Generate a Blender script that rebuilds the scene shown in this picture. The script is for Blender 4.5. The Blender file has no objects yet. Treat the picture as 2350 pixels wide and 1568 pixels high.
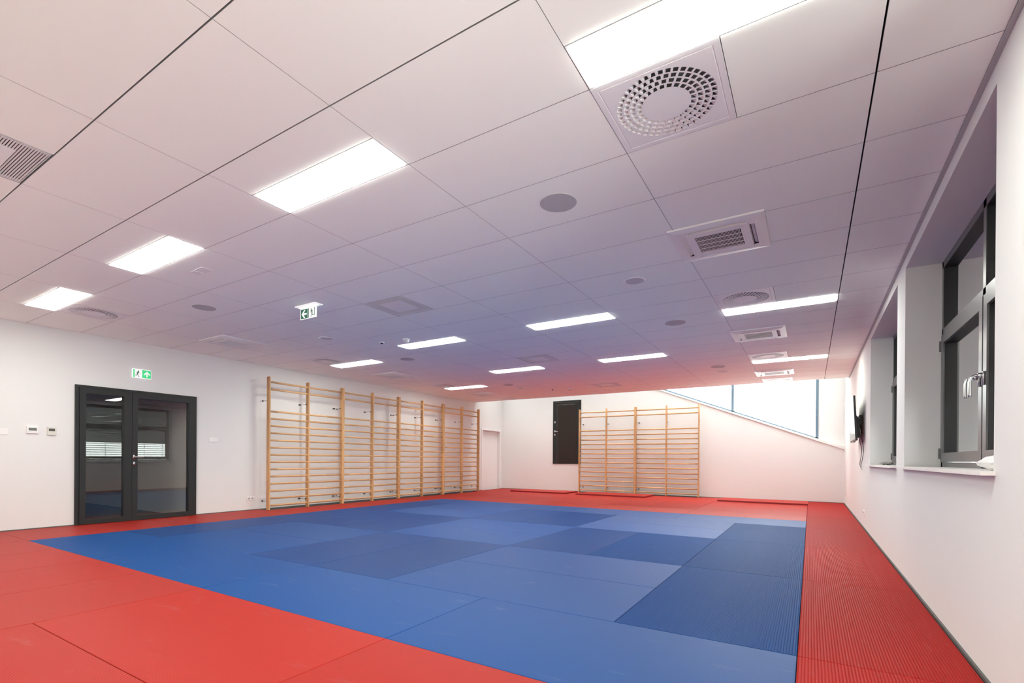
import bpy, math, random
from mathutils import Vector, Matrix
random.seed(7)
PI = math.pi
scene = bpy.context.scene
C = scene.collection

# ------------------------------------------------------------------ camera, world, exposure
def look_camera():
    f_px, cx, cy, yaw, pitch, roll = 1133.17, 1155.17, 1056.39, 0.5565, -0.0016, 0.0072
    cam = bpy.data.cameras.new('camera'); o = bpy.data.objects.new('camera', cam); C.objects.link(o)
    cyw, syw, cp, sp = math.cos(yaw), math.sin(yaw), math.cos(pitch), math.sin(pitch)
    f = Vector((-syw*cp, cyw*cp, sp)); r = Vector((cyw, syw, 0)); u = r.cross(f)
    r2 = r*math.cos(roll) + u*math.sin(roll); u2 = -r*math.sin(roll) + u*math.cos(roll)
    m = Matrix(((r2.x, u2.x, -f.x, 0), (r2.y, u2.y, -f.y, 0), (r2.z, u2.z, -f.z, 1.0233), (0, 0, 0, 1)))
    o.matrix_world = m
    cam.sensor_width = 36.0; cam.lens = f_px/2350*36
    cam.shift_x = (1175-cx)/2350; cam.shift_y = (cy-784)/2350
    cam.clip_start = 0.02; cam.clip_end = 200
    scene.camera = o
look_camera()
w = bpy.data.worlds.new('overcast_sky'); scene.world = w; w.use_nodes = True
bg = w.node_tree.nodes['Background']; bg.inputs[0].default_value = (0.95, 1.0, 0.96, 1); bg.inputs[1].default_value = 13.5
scene.view_settings.view_transform = 'Standard'; scene.view_settings.look = 'None'
scene.view_settings.exposure = 0.0; scene.view_settings.gamma = 1.0
scene.view_settings.use_curve_mapping = False
LIGHT = 41.0
scene.cycles.max_bounces = 12; scene.cycles.diffuse_bounces = 8; scene.cycles.transparent_max_bounces = 12
scene.cycles.use_denoising = True
scene.cycles.sample_clamp_indirect = 10.0
scene.cycles.caustics_reflective = False; scene.cycles.caustics_refractive = False

# ------------------------------------------------------------------ mesh builder
class MB:
    def __init__(s): s.v = []; s.f = []; s.mi = []; s.m = 0
    def add(s, vs, fs):
        b = len(s.v); s.v += [tuple(x) for x in vs]
        for f in fs: s.f.append([b+i for i in f]); s.mi.append(s.m)
        return s
    def quad(s, a, b, c, d): return s.add([a, b, c, d], [(0, 1, 2, 3)])
    def box(s, x0, x1, y0, y1, z0, z1):
        vs = [(x0,y0,z0),(x1,y0,z0),(x1,y1,z0),(x0,y1,z0),(x0,y0,z1),(x1,y0,z1),(x1,y1,z1),(x0,y1,z1)]
        return s.add(vs, [(0,3,2,1),(4,5,6,7),(0,1,5,4),(1,2,6,5),(2,3,7,6),(3,0,4,7)])
    def cbox(s, x0, x1, y0, y1, z0, z1, c):            # box with chamfered vertical edges and top edge
        def ring(i, z): return [(x0+i+c,y0+i,z),(x1-i-c,y0+i,z),(x1-i,y0+i+c,z),(x1-i,y1-i-c,z),(x1-i-c,y1-i,z),(x0+i+c,y1-i,z),(x0+i,y1-i-c,z),(x0+i,y0+i+c,z)]
        vs = ring(0, z0)+ring(0, z1-c)+ring(c, z1)
        fs = [tuple(range(7, -1, -1)), tuple(range(16, 24))]
        for k in range(2):
            for i in range(8): j = (i+1) % 8; fs.append((k*8+i, k*8+j, k*8+8+j, k*8+8+i))
        return s.add(vs, fs)
    def prism(s, pts, ax, a, b):                        # extrude a 2D polygon along axis ax from a to b
        def P(p, t):
            return {'x': (t, p[0], p[1]), 'y': (p[0], t, p[1]), 'z': (p[0], p[1], t)}[ax]
        n = len(pts); vs = [P(p, a) for p in pts]+[P(p, b) for p in pts]
        fs = [tuple(range(n-1, -1, -1)), tuple(range(n, 2*n))]+[(i, (i+1) % n, n+(i+1) % n, n+i) for i in range(n)]
        return s.add(vs, fs)
    def disc(s, cx, cy, z0, z1, r, n=40, ax='z'):
        return s.prism([(cx+r*math.cos(2*PI*i/n), cy+r*math.sin(2*PI*i/n)) for i in range(n)], ax, z0, z1)
    def ring(s, cx, cy, z0, z1, r0, r1, n=40):
        vs = []
        for z in (z0, z1):
            for r in (r0, r1):
                vs += [(cx+r*math.cos(2*PI*i/n), cy+r*math.sin(2*PI*i/n), z) for i in range(n)]
        fs = []
        for i in range(n):
            j = (i+1) % n
            fs += [(i, j, n+j, n+i), (2*n+i, 3*n+i, 3*n+j, 2*n+j), (n+i, n+j, 3*n+j, 3*n+i), (i, 2*n+i, 2*n+j, j)]
        return s.add(vs, fs)
    def lathe(s, prof, cx=0, cy=0, n=32):               # profile [(r, z)...] about a vertical axis
        vs = []; fs = []
        for r, z in prof: vs += [(cx+r*math.cos(2*PI*i/n), cy+r*math.sin(2*PI*i/n), z) for i in range(n)]
        for k in range(len(prof)-1):
            for i in range(n): j = (i+1) % n; fs.append((k*n+i, k*n+j, k*n+n+j, k*n+n+i))
        return s.add(vs, fs)
    def tube(s, pts, r, n=10, ry=None):                 # swept tube along points (caps included)
        pts = [Vector(p) for p in pts]; vs = []; fs = []; up = None
        for i, p in enumerate(pts):
            d = (pts[min(i+1, len(pts)-1)]-pts[max(i-1, 0)]).normalized()
            if up is None:
                up = Vector((0, 0, 1)) if abs(d.z) < .9 else Vector((1, 0, 0))
            a = d.cross(up).normalized(); b = a.cross(d).normalized(); up = b
            vs += [p+a*(r*math.cos(2*PI*k/n))+b*((ry or r)*math.sin(2*PI*k/n)) for k in range(n)]
        for i in range(len(pts)-1):
            for k in range(n): l = (k+1) % n; fs.append((i*n+k, i*n+l, i*n+n+l, i*n+n+k))
        fs += [tuple(range(n-1, -1, -1)), tuple(range((len(pts)-1)*n, len(pts)*n))]
        return s.add(vs, fs)
    def xf(s, M, start=0):
        for i in range(start, len(s.v)): s.v[i] = tuple(M @ Vector(s.v[i]))
        return s
    def build(s, name, mat, parent=None, smooth=False, loc=None):
        me = bpy.data.meshes.new(name); me.from_pydata(s.v, [], s.f)
        mats = mat if isinstance(mat, (list, tuple)) else [mat]
        for m in mats: me.materials.append(m)
        for p, k in zip(me.polygons, s.mi): p.material_index = min(k, len(mats)-1)
        import bmesh
        bm = bmesh.new(); bm.from_mesh(me); bmesh.ops.recalc_face_normals(bm, faces=bm.faces); bm.to_mesh(me); bm.free()
        if smooth:
            for p in me.polygons: p.use_smooth = True
        me.update()
        o = bpy.data.objects.new(name, me); C.objects.link(o)
        if parent: o.parent = parent
        if loc: o.location = loc
        return o
def smooth_angle(o, a=40):
    o.data.polygons.foreach_set('use_smooth', [True]*len(o.data.polygons))
    try: o.data.set_sharp_from_angle(angle=math.radians(a))
    except Exception: pass
    return o
def tag(o, label=None, cat=None, group=None, kind=None):
    if label: o['label'] = label
    if cat: o['category'] = cat
    if group: o['group'] = group
    if kind: o['kind'] = kind
    return o
def empty(name, loc=(0,0,0), rz=0, label=None, cat=None, group=None, kind=None):
    o = bpy.data.objects.new(name, None); C.objects.link(o); o.location = loc; o.rotation_euler = (0, 0, rz)
    o.empty_display_size = .1
    return tag(o, label, cat, group, kind)
KIDS = {}
def copy_tree(o, parent=None):
    c = o.copy(); C.objects.link(c)
    if parent: c.parent = parent
    for ch in [x for x in C.objects if x.parent == o]: copy_tree(ch, c)
    return c

# ------------------------------------------------------------------ materials
def mat(name, col, rough=.6, metal=0., spec=.5, **k):
    m = bpy.data.materials.new(name); m.use_nodes = True
    b = m.node_tree.nodes['Principled BSDF']
    b.inputs['Base Color'].default_value = (*col, 1); b.inputs['Roughness'].default_value = rough
    b.inputs['Metallic'].default_value = metal; b.inputs['Specular IOR Level'].default_value = spec
    if 'emit' in k:
        b.inputs['Emission Color'].default_value = (*k.get('ecol', (1,1,1)), 1); b.inputs['Emission Strength'].default_value = k['emit']
    return m
def nodes(m): return m.node_tree.nodes, m.node_tree.links, m.node_tree.nodes['Principled BSDF']
def paint(name, col, var=.02, scale=1.2, rough=.85, bump=.02):
    m = mat(name, col, rough, spec=.25); N, L, B = nodes(m)
    tc = N.new('ShaderNodeTexCoord'); n = N.new('ShaderNodeTexNoise'); n.inputs['Scale'].default_value = scale; n.inputs['Detail'].default_value = 4
    L.new(tc.outputs['Object'], n.inputs['Vector'])
    r = N.new('ShaderNodeMix'); r.data_type = 'RGBA'
    r.inputs[6].default_value = (*[c*(1-var) for c in col], 1); r.inputs[7].default_value = (*[min(1, c*(1+var)) for c in col], 1)
    L.new(n.outputs['Fac'], r.inputs[0]); L.new(r.outputs[2], B.inputs['Base Color'])
    n2 = N.new('ShaderNodeTexNoise'); n2.inputs['Scale'].default_value = 220; L.new(tc.outputs['Object'], n2.inputs['Vector'])
    bp = N.new('ShaderNodeBump'); bp.inputs['Strength'].default_value = bump; bp.inputs['Distance'].default_value = .002
    L.new(n2.outputs['Fac'], bp.inputs['Height']); L.new(bp.outputs['Normal'], B.inputs['Normal'])
    return m
def tatami(name, col, ribbed=False, axis='x', var=.05):
    """vinyl judo mat: woven rice-straw emboss across the mat, or wide ribs; scuffs as lighter dusty patches"""
    m = mat(name, col, .50, spec=.06 if ribbed else .14); N, L, B = nodes(m)
    tc = N.new('ShaderNodeTexCoord'); sep = N.new('ShaderNodeSeparateXYZ'); L.new(tc.outputs['Object'], sep.inputs[0])
    per = .028 if ribbed else .009
    def wave(out, period, sharp=False):
        mu = N.new('ShaderNodeMath'); mu.operation = 'MULTIPLY'; mu.inputs[1].default_value = 2*PI/period; L.new(out, mu.inputs[0])
        si = N.new('ShaderNodeMath'); si.operation = 'SINE'; L.new(mu.outputs[0], si.inputs[0]); return si.outputs[0]
    h = wave(sep.outputs[1], per)
    if ribbed:
        ab = N.new('ShaderNodeMath'); ab.operation = 'ABSOLUTE'; L.new(h, ab.inputs[0]); h = ab.outputs[0]
    bp = N.new('ShaderNodeBump'); bp.inputs['Strength'].default_value = .38 if ribbed else .30
    bp.inputs['Distance'].default_value = .004 if ribbed else .0008
    L.new(h, bp.inputs['Height'])
    n2 = N.new('ShaderNodeTexNoise'); n2.inputs['Scale'].default_value = 140; L.new(tc.outputs['Object'], n2.inputs['Vector'])
    bp2 = N.new('ShaderNodeBump'); bp2.inputs['Strength'].default_value = .12; bp2.inputs['Distance'].default_value = .002
    L.new(n2.outputs['Fac'], bp2.inputs['Height']); L.new(bp.outputs['Normal'], bp2.inputs['Normal']); L.new(bp2.outputs['Normal'], B.inputs['Normal'])
    # per mat batch colour + dusty scuffs
    oi = N.new('ShaderNodeObjectInfo'); mr = N.new('ShaderNodeMapRange'); mr.inputs[3].default_value = 1-var; mr.inputs[4].default_value = 1+var
    L.new(oi.outputs['Random'], mr.inputs[0])
    hsv = N.new('ShaderNodeHueSaturation'); hsv.inputs['Color'].default_value = (*col, 1); L.new(mr.outputs[0], hsv.inputs['Value'])
    mp = N.new('ShaderNodeMapping'); mp.inputs['Scale'].default_value = (1.2, 4, 1); L.new(tc.outputs['Object'], mp.inputs[0])
    ad = N.new('ShaderNodeVectorMath'); ad.operation = 'ADD'; L.new(mp.outputs[0], ad.inputs[0])
    L.new(oi.outputs['Location'], ad.inputs[1])
    n = N.new('ShaderNodeTexNoise'); n.inputs['Scale'].default_value = 2.2; n.inputs['Detail'].default_value = 6; n.inputs['Roughness'].default_value = .6
    L.new(ad.outputs[0], n.inputs['Vector'])
    cr = N.new('ShaderNodeMapRange'); cr.inputs[1].default_value = .62; cr.inputs[2].default_value = .80; cr.inputs[3].default_value = 0; cr.inputs[4].default_value = .16
    L.new(n.outputs['Fac'], cr.inputs[0])
    mx = N.new('ShaderNodeMix'); mx.data_type = 'RGBA'; L.new(cr.outputs[0], mx.inputs[0]); L.new(hsv.outputs[0], mx.inputs[6])
    mx.inputs[7].default_value = (*[min(1, c*.5+.30) for c in col], 1)
    L.new(mx.outputs[2], B.inputs['Base Color'])
    # embossing makes the sheen directional: anisotropic highlight along the weave
    B.inputs['Anisotropic'].default_value = .55
    vt = N.new('ShaderNodeVectorTransform'); vt.convert_from = 'OBJECT'; vt.convert_to = 'WORLD'; vt.vector_type = 'VECTOR'
    vt.inputs[0].default_value = (1, 0, 0); L.new(vt.outputs[0], B.inputs['Tangent'])
    return m
def wood(name, axis, c1, c2):
    m = mat(name, c1, .42, spec=.4); N, L, B = nodes(m)
    tc = N.new('ShaderNodeTexCoord'); oi = N.new('ShaderNodeObjectInfo')
    ad = N.new('ShaderNodeVectorMath'); ad.operation = 'ADD'; L.new(tc.outputs['Object'], ad.inputs[0]); L.new(oi.outputs['Location'], ad.inputs[1])
    mp = N.new('ShaderNodeMapping'); s = [14, 14, 14]; s[axis] = .8; mp.inputs['Scale'].default_value = s
    L.new(ad.outputs[0], mp.inputs[0])
    n = N.new('ShaderNodeTexNoise'); n.inputs['Scale'].default_value = 3; n.inputs['Detail'].default_value = 6; n.inputs['Distortion'].default_value = .6
    L.new(mp.outputs[0], n.inputs['Vector'])
    cr = N.new('ShaderNodeValToRGB'); cr.color_ramp.elements[0].position = .3; cr.color_ramp.elements[0].color = (*c2, 1)
    cr.color_ramp.elements[1].position = .68; cr.color_ramp.elements[1].color = (*c1, 1)
    L.new(n.outputs['Fac'], cr.inputs[0])
    # finger-jointed lengths of slightly different tone
    se = N.new('ShaderNodeSeparateXYZ'); L.new(ad.outputs[0], se.inputs[0])
    fl = N.new('ShaderNodeMath'); fl.operation = 'MULTIPLY'; fl.inputs[1].default_value = 1.7; L.new(se.outputs[axis], fl.inputs[0])
    f2 = N.new('ShaderNodeMath'); f2.operation = 'FLOOR'; L.new(fl.outputs[0], f2.inputs[0])
    wn = N.new('ShaderNodeTexWhiteNoise'); wn.noise_dimensions = '2D'
    cb = N.new('ShaderNodeCombineXYZ'); L.new(f2.outputs[0], cb.inputs[0]); L.new(oi.outputs['Random'], cb.inputs[1]); L.new(cb.outputs[0], wn.inputs['Vector'])
    mr = N.new('ShaderNodeMapRange'); mr.inputs[3].default_value = .82; mr.inputs[4].default_value = 1.12; L.new(wn.outputs['Value'], mr.inputs[0])
    hs = N.new('ShaderNodeHueSaturation'); L.new(cr.outputs[0], hs.inputs['Color']); L.new(mr.outputs[0], hs.inputs['Value'])
    L.new(hs.outputs[0], B.inputs['Base Color'])
    return m
def glass(name, tint, refl=1.5, boost=1.0):
    m = bpy.data.materials.new(name); m.use_nodes = True; N = m.node_tree.nodes; L = m.node_tree.links
    N.remove(N['Principled BSDF']); out = N['Material Output']
    t = N.new('ShaderNodeBsdfTransparent'); t.inputs[0].default_value = (*tint, 1)
    g = N.new('ShaderNodeBsdfGlossy'); g.inputs['Roughness'].default_value = .004
    g.inputs[0].default_value = (.95, .97, .97, 1)
    fr = N.new('ShaderNodeFresnel'); fr.inputs[0].default_value = refl
    mu = N.new('ShaderNodeMath'); mu.operation = 'MULTIPLY'; mu.inputs[1].default_value = boost; mu.use_clamp = True
    L.new(fr.outputs[0], mu.inputs[0])
    mx = N.new('ShaderNodeMixShader'); L.new(mu.outputs[0], mx.inputs[0]); L.new(t.outputs[0], mx.inputs[1]); L.new(g.outputs[0], mx.inputs[2])
    L.new(mx.outputs[0], out.inputs['Surface'])
    return m
M = dict(
    wall=paint('white_wall_paint', (.75, .745, .735)),
    ceil=paint('white_ceiling_board', (.93, .95, .90), .01, 3, .9, .03),
    plenum=mat('dark_plenum', (.05, .05, .05), .9),
    floor=paint('dark_linoleum', (.035, .033, .033), .1, 3, .6),
    base=mat('grey_skirting', (.10, .10, .095), .6),
    white=mat('white_coated_metal', (.84, .84, .84), .45),
    whitep=mat('white_plastic', (.82, .81, .80), .4),
    greyp=mat('grey_plastic', (.45, .45, .45), .5),
    speaker=mat('grey_speaker_mesh', (.50, .50, .50), .6),
    downl=mat('opal_disc', (.60, .60, .61), .5),
    dark=mat('dark_recess', (.02, .02, .02), .8),
    slot=mat('duct_shadow_grey', (.16, .16, .16), .8),
    anth=mat('anthracite_metal', (.022, .023, .023), .45, 0., .3),
    brown=mat('brown_panel', (.026, .020, .017), .5, 0, .25),
    alu=mat('grey_aluminium', (.17, .17, .175), .32, .5),
    gasket=mat('black_gasket', (.008, .008, .009), .5),
    steel=mat('brushed_steel', (.62, .62, .63), .28, 1.),
    blue_frame=mat('pale_blue_frame', (.13, .20, .27), .4),
    black=mat('black_plastic', (.012, .012, .013), .35),
    screen=mat('glossy_screen', (.02, .02, .022), .12),
    lcd=mat('grey_lcd', (.13, .14, .13), .3),
    sill=paint('white_sill', (.84, .82, .80), .03, 9, .4),
    green=mat('sign_green', (.02, .30, .10), .5, emit=.9, ecol=(.05, .55, .20)),
    greend=mat('hanging_sign_green', (.03, .14, .09), .5, emit=.10, ecol=(.06, .38, .20)),
    signw=mat('sign_white', (.8, .82, .8), .5, emit=.45),
    signg=mat('sign_figure', (.05, .13, .09), .5),
    slat=mat('white_blind_slat', (.60, .61, .60), .5),
    bag=mat('white_polythene', (.86, .86, .85), .35),
    cling=mat('grey_film', (.35, .35, .33), .15),
    shoe=mat('dark_red_leather', (.07, .012, .012), .5),
    side=mat('crimson_vinyl', (.20, .003, .010), .5),
    bluemat=tatami('blue_tatami_vinyl', (.009, .064, .235)),
    blue_sheen_dk=tatami('sheen_dark_blue_tatami_vinyl', (.0070, .050, .195)),  # directional sheen put into the colour: lengthwise mats painted darker than crosswise
    bluerib=tatami('blue_ribbed_vinyl', (.007, .050, .19), True),
    redmat=tatami('red_tatami_vinyl', (.37, .022, .015), False, 'x', .06),
    redrib=tatami('red_ribbed_vinyl', (.36, .016, .013), True, 'x', .05),
    post=wood('pine_upright', 2, (.66, .40, .19), (.50, .26, .11)),
    rung=wood('beech_rung', 0, (.66, .41, .20), (.50, .28, .13)),
    glass=glass('clear_double_glazing', (.80, .82, .82), 1.5, 1.9),
    dglass=glass('door_glazing', (.80, .81, .80), 1.52, 2.1),
)
lamp = mat('light_diffuser', (.9, .9, .9), .5, emit=LIGHT, ecol=(.97, 1.0, .90)); M['lamp'] = lamp

# ------------------------------------------------------------------ dimensions
XR, XL, YF, YE, YB, H = .712, -9.25, 14.80, 13.11, -3.0, 2.865
ZT = 4.0
my_0 = 2.035-2*.988
CW, RW = 1.1988, .6
def cx(k): return .2515 - CW*k            # ceiling column lines, 0 at the right
def ry(j): return 1.1065 + RW*j           # ceiling row lines

# ------------------------------------------------------------------ floor, walls
b = MB(); b.box(-9.5, 1.3, YB-.2, my_0, -.09, 0)  # unseen floor, made pale to bounce neutral light onto the ceiling
tag(b.build('floor_bounce', paint('pale_bounce_linoleum', (.62, .61, .59), .03, 2, .5)), 'unseen pale floor in front of the judo mats, added for neutral bounce light', 'floor', kind='structure')
b = MB(); b.box(-14.2, 1.3, my_0, YF+.6, -.09, -.04)
tag(b.build('floor', M['floor']), 'dark floor under the judo mats', 'floor', kind='structure')

NI = [(-.10, 2.42), (3.105, 5.66), (6.13, 8.655)]; ZS, ZN = .985, 2.76  # first niche is out of view, added to let in daylight
b = MB(); X2 = 1.16
b.box(XR, X2, YB-.2, YF+.6, -.04, ZS-.022)
b.box(XR, X2, YB-.2, YF+.6, ZN, ZT)
for a, c in ((YB-.2, NI[0][0]), (NI[0][1], NI[1][0]), (NI[1][1], NI[2][0]), (NI[2][1], YF+.6)): b.box(XR, X2, a, c, ZS-.022, ZN)
tag(b.build('wall_right', M['wall']), 'white wall with deep window niches', 'wall', kind='structure')

DO = (2.85, 4.55, 2.092); WD = (13.545, 14.62, 1.992)
b = MB(); XO = XL-.22
b.box(XO, XL, YB-.2, DO[0], -.04, ZT); b.box(XO, XL, DO[0], DO[1], DO[2], ZT); b.box(XO, XL, DO[1], WD[0], -.04, ZT)
b.box(XO, XL, WD[0], WD[1], WD[2], ZT); b.box(XO, XL, WD[1], YF+.4, -.04, ZT); b.box(XO, XL-.14, WD[0], WD[1], -.04, WD[2])
tag(b.build('wall_left', M['wall']), 'long white wall carrying the glazed double door and wall bars', 'wall', kind='structure')

def sl(x): return 3.066 - .3922*(x+3.566)
b = MB()
b.prism([(XL-.2, -.04), (XR+.3, -.04), (XR+.3, sl(XR)-.10), (XR, sl(XR)-.04), (-5.95, ZT-.03), (-6.05, ZT), (XL-.2, ZT)], 'y', YF, YF+.42)
b.prism([(.165, sl(.165)-.04), (XR+.3, sl(XR+.3)-.04), (XR+.3, ZT), (.165, ZT)], 'y', YF+.13, YF+.42)
tag(b.build('wall_far', M['wall']), 'white end wall with a sloping window cut into its top right', 'wall', kind='structure')
b = MB(); b.box(XL-.2, XR+.3, YB-.2, YB, -.04, .10); b.box(XL-.2, XR+.3, YB-.2, YB, .54, H+1.2); b.box(XL-.2, XL+.3, YB-.2, YB, .10, .54); b.box(XR-.3, XR+.3, YB-.2, YB, .10, .54)
tag(b.build('wall_back', M['wall']), 'white wall around the added glazed strip behind the camera', 'wall', kind='structure')
# shaft roof and upstand beyond the suspended ceiling
b = MB(); b.box(XL-.3, X2+.05, YE-.2, YE+.1, ZT, ZT+.1); b.box(XL-.3, X2+.05, YF-.1, YF+.5, ZT, ZT+.1); b.box(XL-.3, X2+.05, YE-.02, YE+.06, H+.035, ZT)
tag(b.build('ceiling_upper', M['wall']), 'white upper soffit beyond the end of the suspended ceiling', 'ceiling', kind='structure')

r = empty('fill_window_6', (0, 0, ZT), 0, 'unseen skylight strip added above the slot to brighten the end wall', 'window', kind='structure')  # out of view, added to pour daylight down the end wall
m = MB()
for i in range(7):
    x = XL+(XR-XL)*i/6; m.box(x-.03, x+.03, YE+.1, YF-.1, 0, .08)
m.build('window_frame', M['white'], r)
m = MB(); m.quad((XL-.2, YE+.1, .05), (XR+.2, YE+.1, .05), (XR+.2, YF-.1, .05), (XL-.2, YF-.1, .05)); m.build('glass_pane', M['glass'], r)
# passage behind the glazed door
b = MB()
b.box(-13.67, XO, 4.55, 4.65, -.04, 3.0); b.box(-14.2, -13.67, 4.55, 4.65, -.04, 3.0); b.box(-14.2, -14.1, .9, 4.65, -.04, 3.0); b.box(-14.2, XO, .8, .9, -.04, 3.0)
tag(b.build('wall_passage', paint('grey_passage_paint', (.80, .77, .74))), 'dim passage wall seen through the glazed door', 'wall', kind='structure')
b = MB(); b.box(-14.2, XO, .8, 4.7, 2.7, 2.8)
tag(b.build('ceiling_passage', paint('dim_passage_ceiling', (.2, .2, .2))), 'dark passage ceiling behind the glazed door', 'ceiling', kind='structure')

# skirtings
b = MB(); b.box(XR-.012, XR, YB, YF, -.04, .012)
tag(b.build('baseboard_right', M['base']), 'thin grey skirting along the window wall', 'baseboard', kind='structure')
b = MB(); b.box(XL, XL+.012, YB, DO[0], -.04, .012); b.box(XL, XL+.012, DO[1], WD[0]-.02, -.04, .012); b.box(XL, XL+.012, WD[1], YF, -.04, .012)
tag(b.build('baseboard_left', M['base']), 'thin dark skirting below the wall bars', 'baseboard', kind='structure')
b = MB(); b.box(XL, XR, YF-.012, YF, -.04, .012)
tag(b.build('baseboard_far', M['base']), 'thin dark skirting along the end wall', 'baseboard', kind='structure')

# ------------------------------------------------------------------ suspended ceiling
lights = []   # (col, y0, y1)
for k, y0 in ((0, ry(1)+.3), (2, ry(1)+.3), (4, ry(1)+.3), (6, ry(1)+.3), (2, ry(8)), (4, ry(8)), (6, ry(9)), (0, ry(9)),
              (4, ry(12)+.3), (2, ry(12)+.3), (6, ry(15)), (0, ry(15)), (2, ry(-4)), (4, ry(-4))):
    lights.append((k, y0))
diffs = [(k, j) for k in (0, 6) for j in (2, 8, 14, 19)]
grids = [-1, 5, 11, 17]
gap = .0030
b = MB()
rows = list(range(-8, 20))
def tile(x0, x1, y0, y1):
    b.cbox(x0+gap, x1-gap, y0+gap, y1-gap, H, H+.016, .001)
def tilef(x0, x1, y0, y1):
    # board with a fine chamfer on the visible face
    c = .0003; e = .0035 if abs(x1-cx(0)) < .01 else 0; x0 += .0012; x1 -= .0012+e
    y0 += .0018+(.003 if abs(y0-ry(0)) < .01 or abs(y0-ry(1)) < .01 else 0); y1 -= .0018
    vs = [(x0+c,y0+c,H),(x1-c,y0+c,H),(x1-c,y1-c,H),(x0+c,y1-c,H)]+[(x0,y0,H+c),(x1,y0,H+c),(x1,y1,H+c),(x0,y1,H+c)]+[(x0,y0,H+.016),(x1,y0,H+.016),(x1,y1,H+.016),(x0,y1,H+.016)]
    fs = [(0,3,2,1),(8,9,10,11)]
    b.add(vs, fs); n0 = len(b.v)-12; b.m = 2
    for k in (0, 4):
        for i in range(4): b.f.append([n0+q for q in (k+i, k+(i+1)%4, k+4+(i+1)%4, k+4+i)]); b.mi.append(2)
    b.m = 0
acs = [(k, j) for k in (0, 6) for j in (5, 11, 17)]
for j in rows:
    y0, y1 = max(ry(j), YB), ry(j+1)
    if y1 <= YB: continue
    for k in range(-1, 8):
        x1 = XR-.022 if k == -1 else cx(k); x0 = cx(k+1) if k < 7 else XL
        if k == -1: tilef(cx(0)+.002, x1, y0, y1); continue
        if k == 7: tilef(x0, x1, y0, y1); continue
        segx = [(x0, x1)]
        L_ = [l for l in lights if l[0] == k and y0-.01 <= l[1] < y1-.01]
        if (k, j) in diffs: segx = [(x0+.6, x1)]
        if k == 3 and j in grids: segx = [(x0+.6, x1)]
        if (k, j) in acs:                                # cut-out for the cassette body
            m = .30; tilef(x0+.6, x1, y0, y1); continue
        for sx0, sx1 in segx:
            if L_:
                if L_[0][1] < y0+.15: tilef(sx0, sx1, y0+.3, y1)
                else: tilef(sx0, sx1, y0, y0+.3)
            else: tilef(sx0, sx1, y0, y1)
b.m = 1; b.box(XL, XR, YB, YE, H+.10, H+.16)
tag(b.build('ceiling', [M['ceil'], M['plenum'], mat('board_edge', (.30, .30, .30), .9)]), 'suspended ceiling of large white rectangular boards with fine joints', 'ceiling', kind='structure')
b = MB(); b.box(XR-.022, XR, YB, YE, H-.012, H+.02); b.box(XL, XR-.022, YE-.006, YE+.004, H-.001, H+.05)
tag(b.build('trim_1', mat('grey_edge_trim', (.42, .42, .42), .6)), 'narrow grey edge strip between ceiling and window wall', 'trim', kind='structure')

# ------------------------------------------------------------------ ceiling lights
LL = ['white ceiling light panel directly before the round diffuser, nearest at top right',
      'white ceiling light panel, largest of those left of centre at the top',
      'white ceiling light panel, second from the left wall in the near row',
      'white ceiling light panel at far left above the door, nearest the left wall',
      'white ceiling light panel in the middle of the ceiling, centre of the second row',
      'white ceiling light panel beside the small round smoke detector',
      'white ceiling light panel just behind the round diffuser over the first wall bars',
      'white ceiling light panel behind the second round diffuser on the right',
      'white ceiling light panel in front of the third perforated return grille, left of centre',
      'white ceiling light panel right of centre in the third row, beside the third perforated grille',
      'white ceiling light panel over the far end of the left wall bars',
      'white ceiling light panel on the right between two cassette air conditioners, farthest']
def make_light(name='ceiling_light'):
    r = empty(name)
    W = CW-.006; D = .294
    f = MB()
    f.box(0, W, 0, .012, -.001, .05); f.box(0, W, D-.012, D, -.001, .05); f.box(0, .022, .012, D-.012, -.001, .05); f.box(W-.022, W, .012, D-.012, -.001, .05)
    f.box(0, W, 0, D, .05, .054)
    f.build('light_frame', M['white'], r)
    g = MB(); g.box(.022, W-.022, .012, D-.012, -.006, .004); g.build('light_diffuser', M['lamp'], r)
    return r
protoL = make_light()
for i, (k, y0) in enumerate(lights):
    o = protoL if i == 0 else copy_tree(protoL)
    o.location = (cx(k+1)+.003, y0+.003, H)
    tag(o, LL[i] if i < 12 else 'white ceiling light panel behind the camera, %s the window wall' % ('nearer', 'farther from')[i-12], 'ceiling light', 'ceiling light panels')

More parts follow.
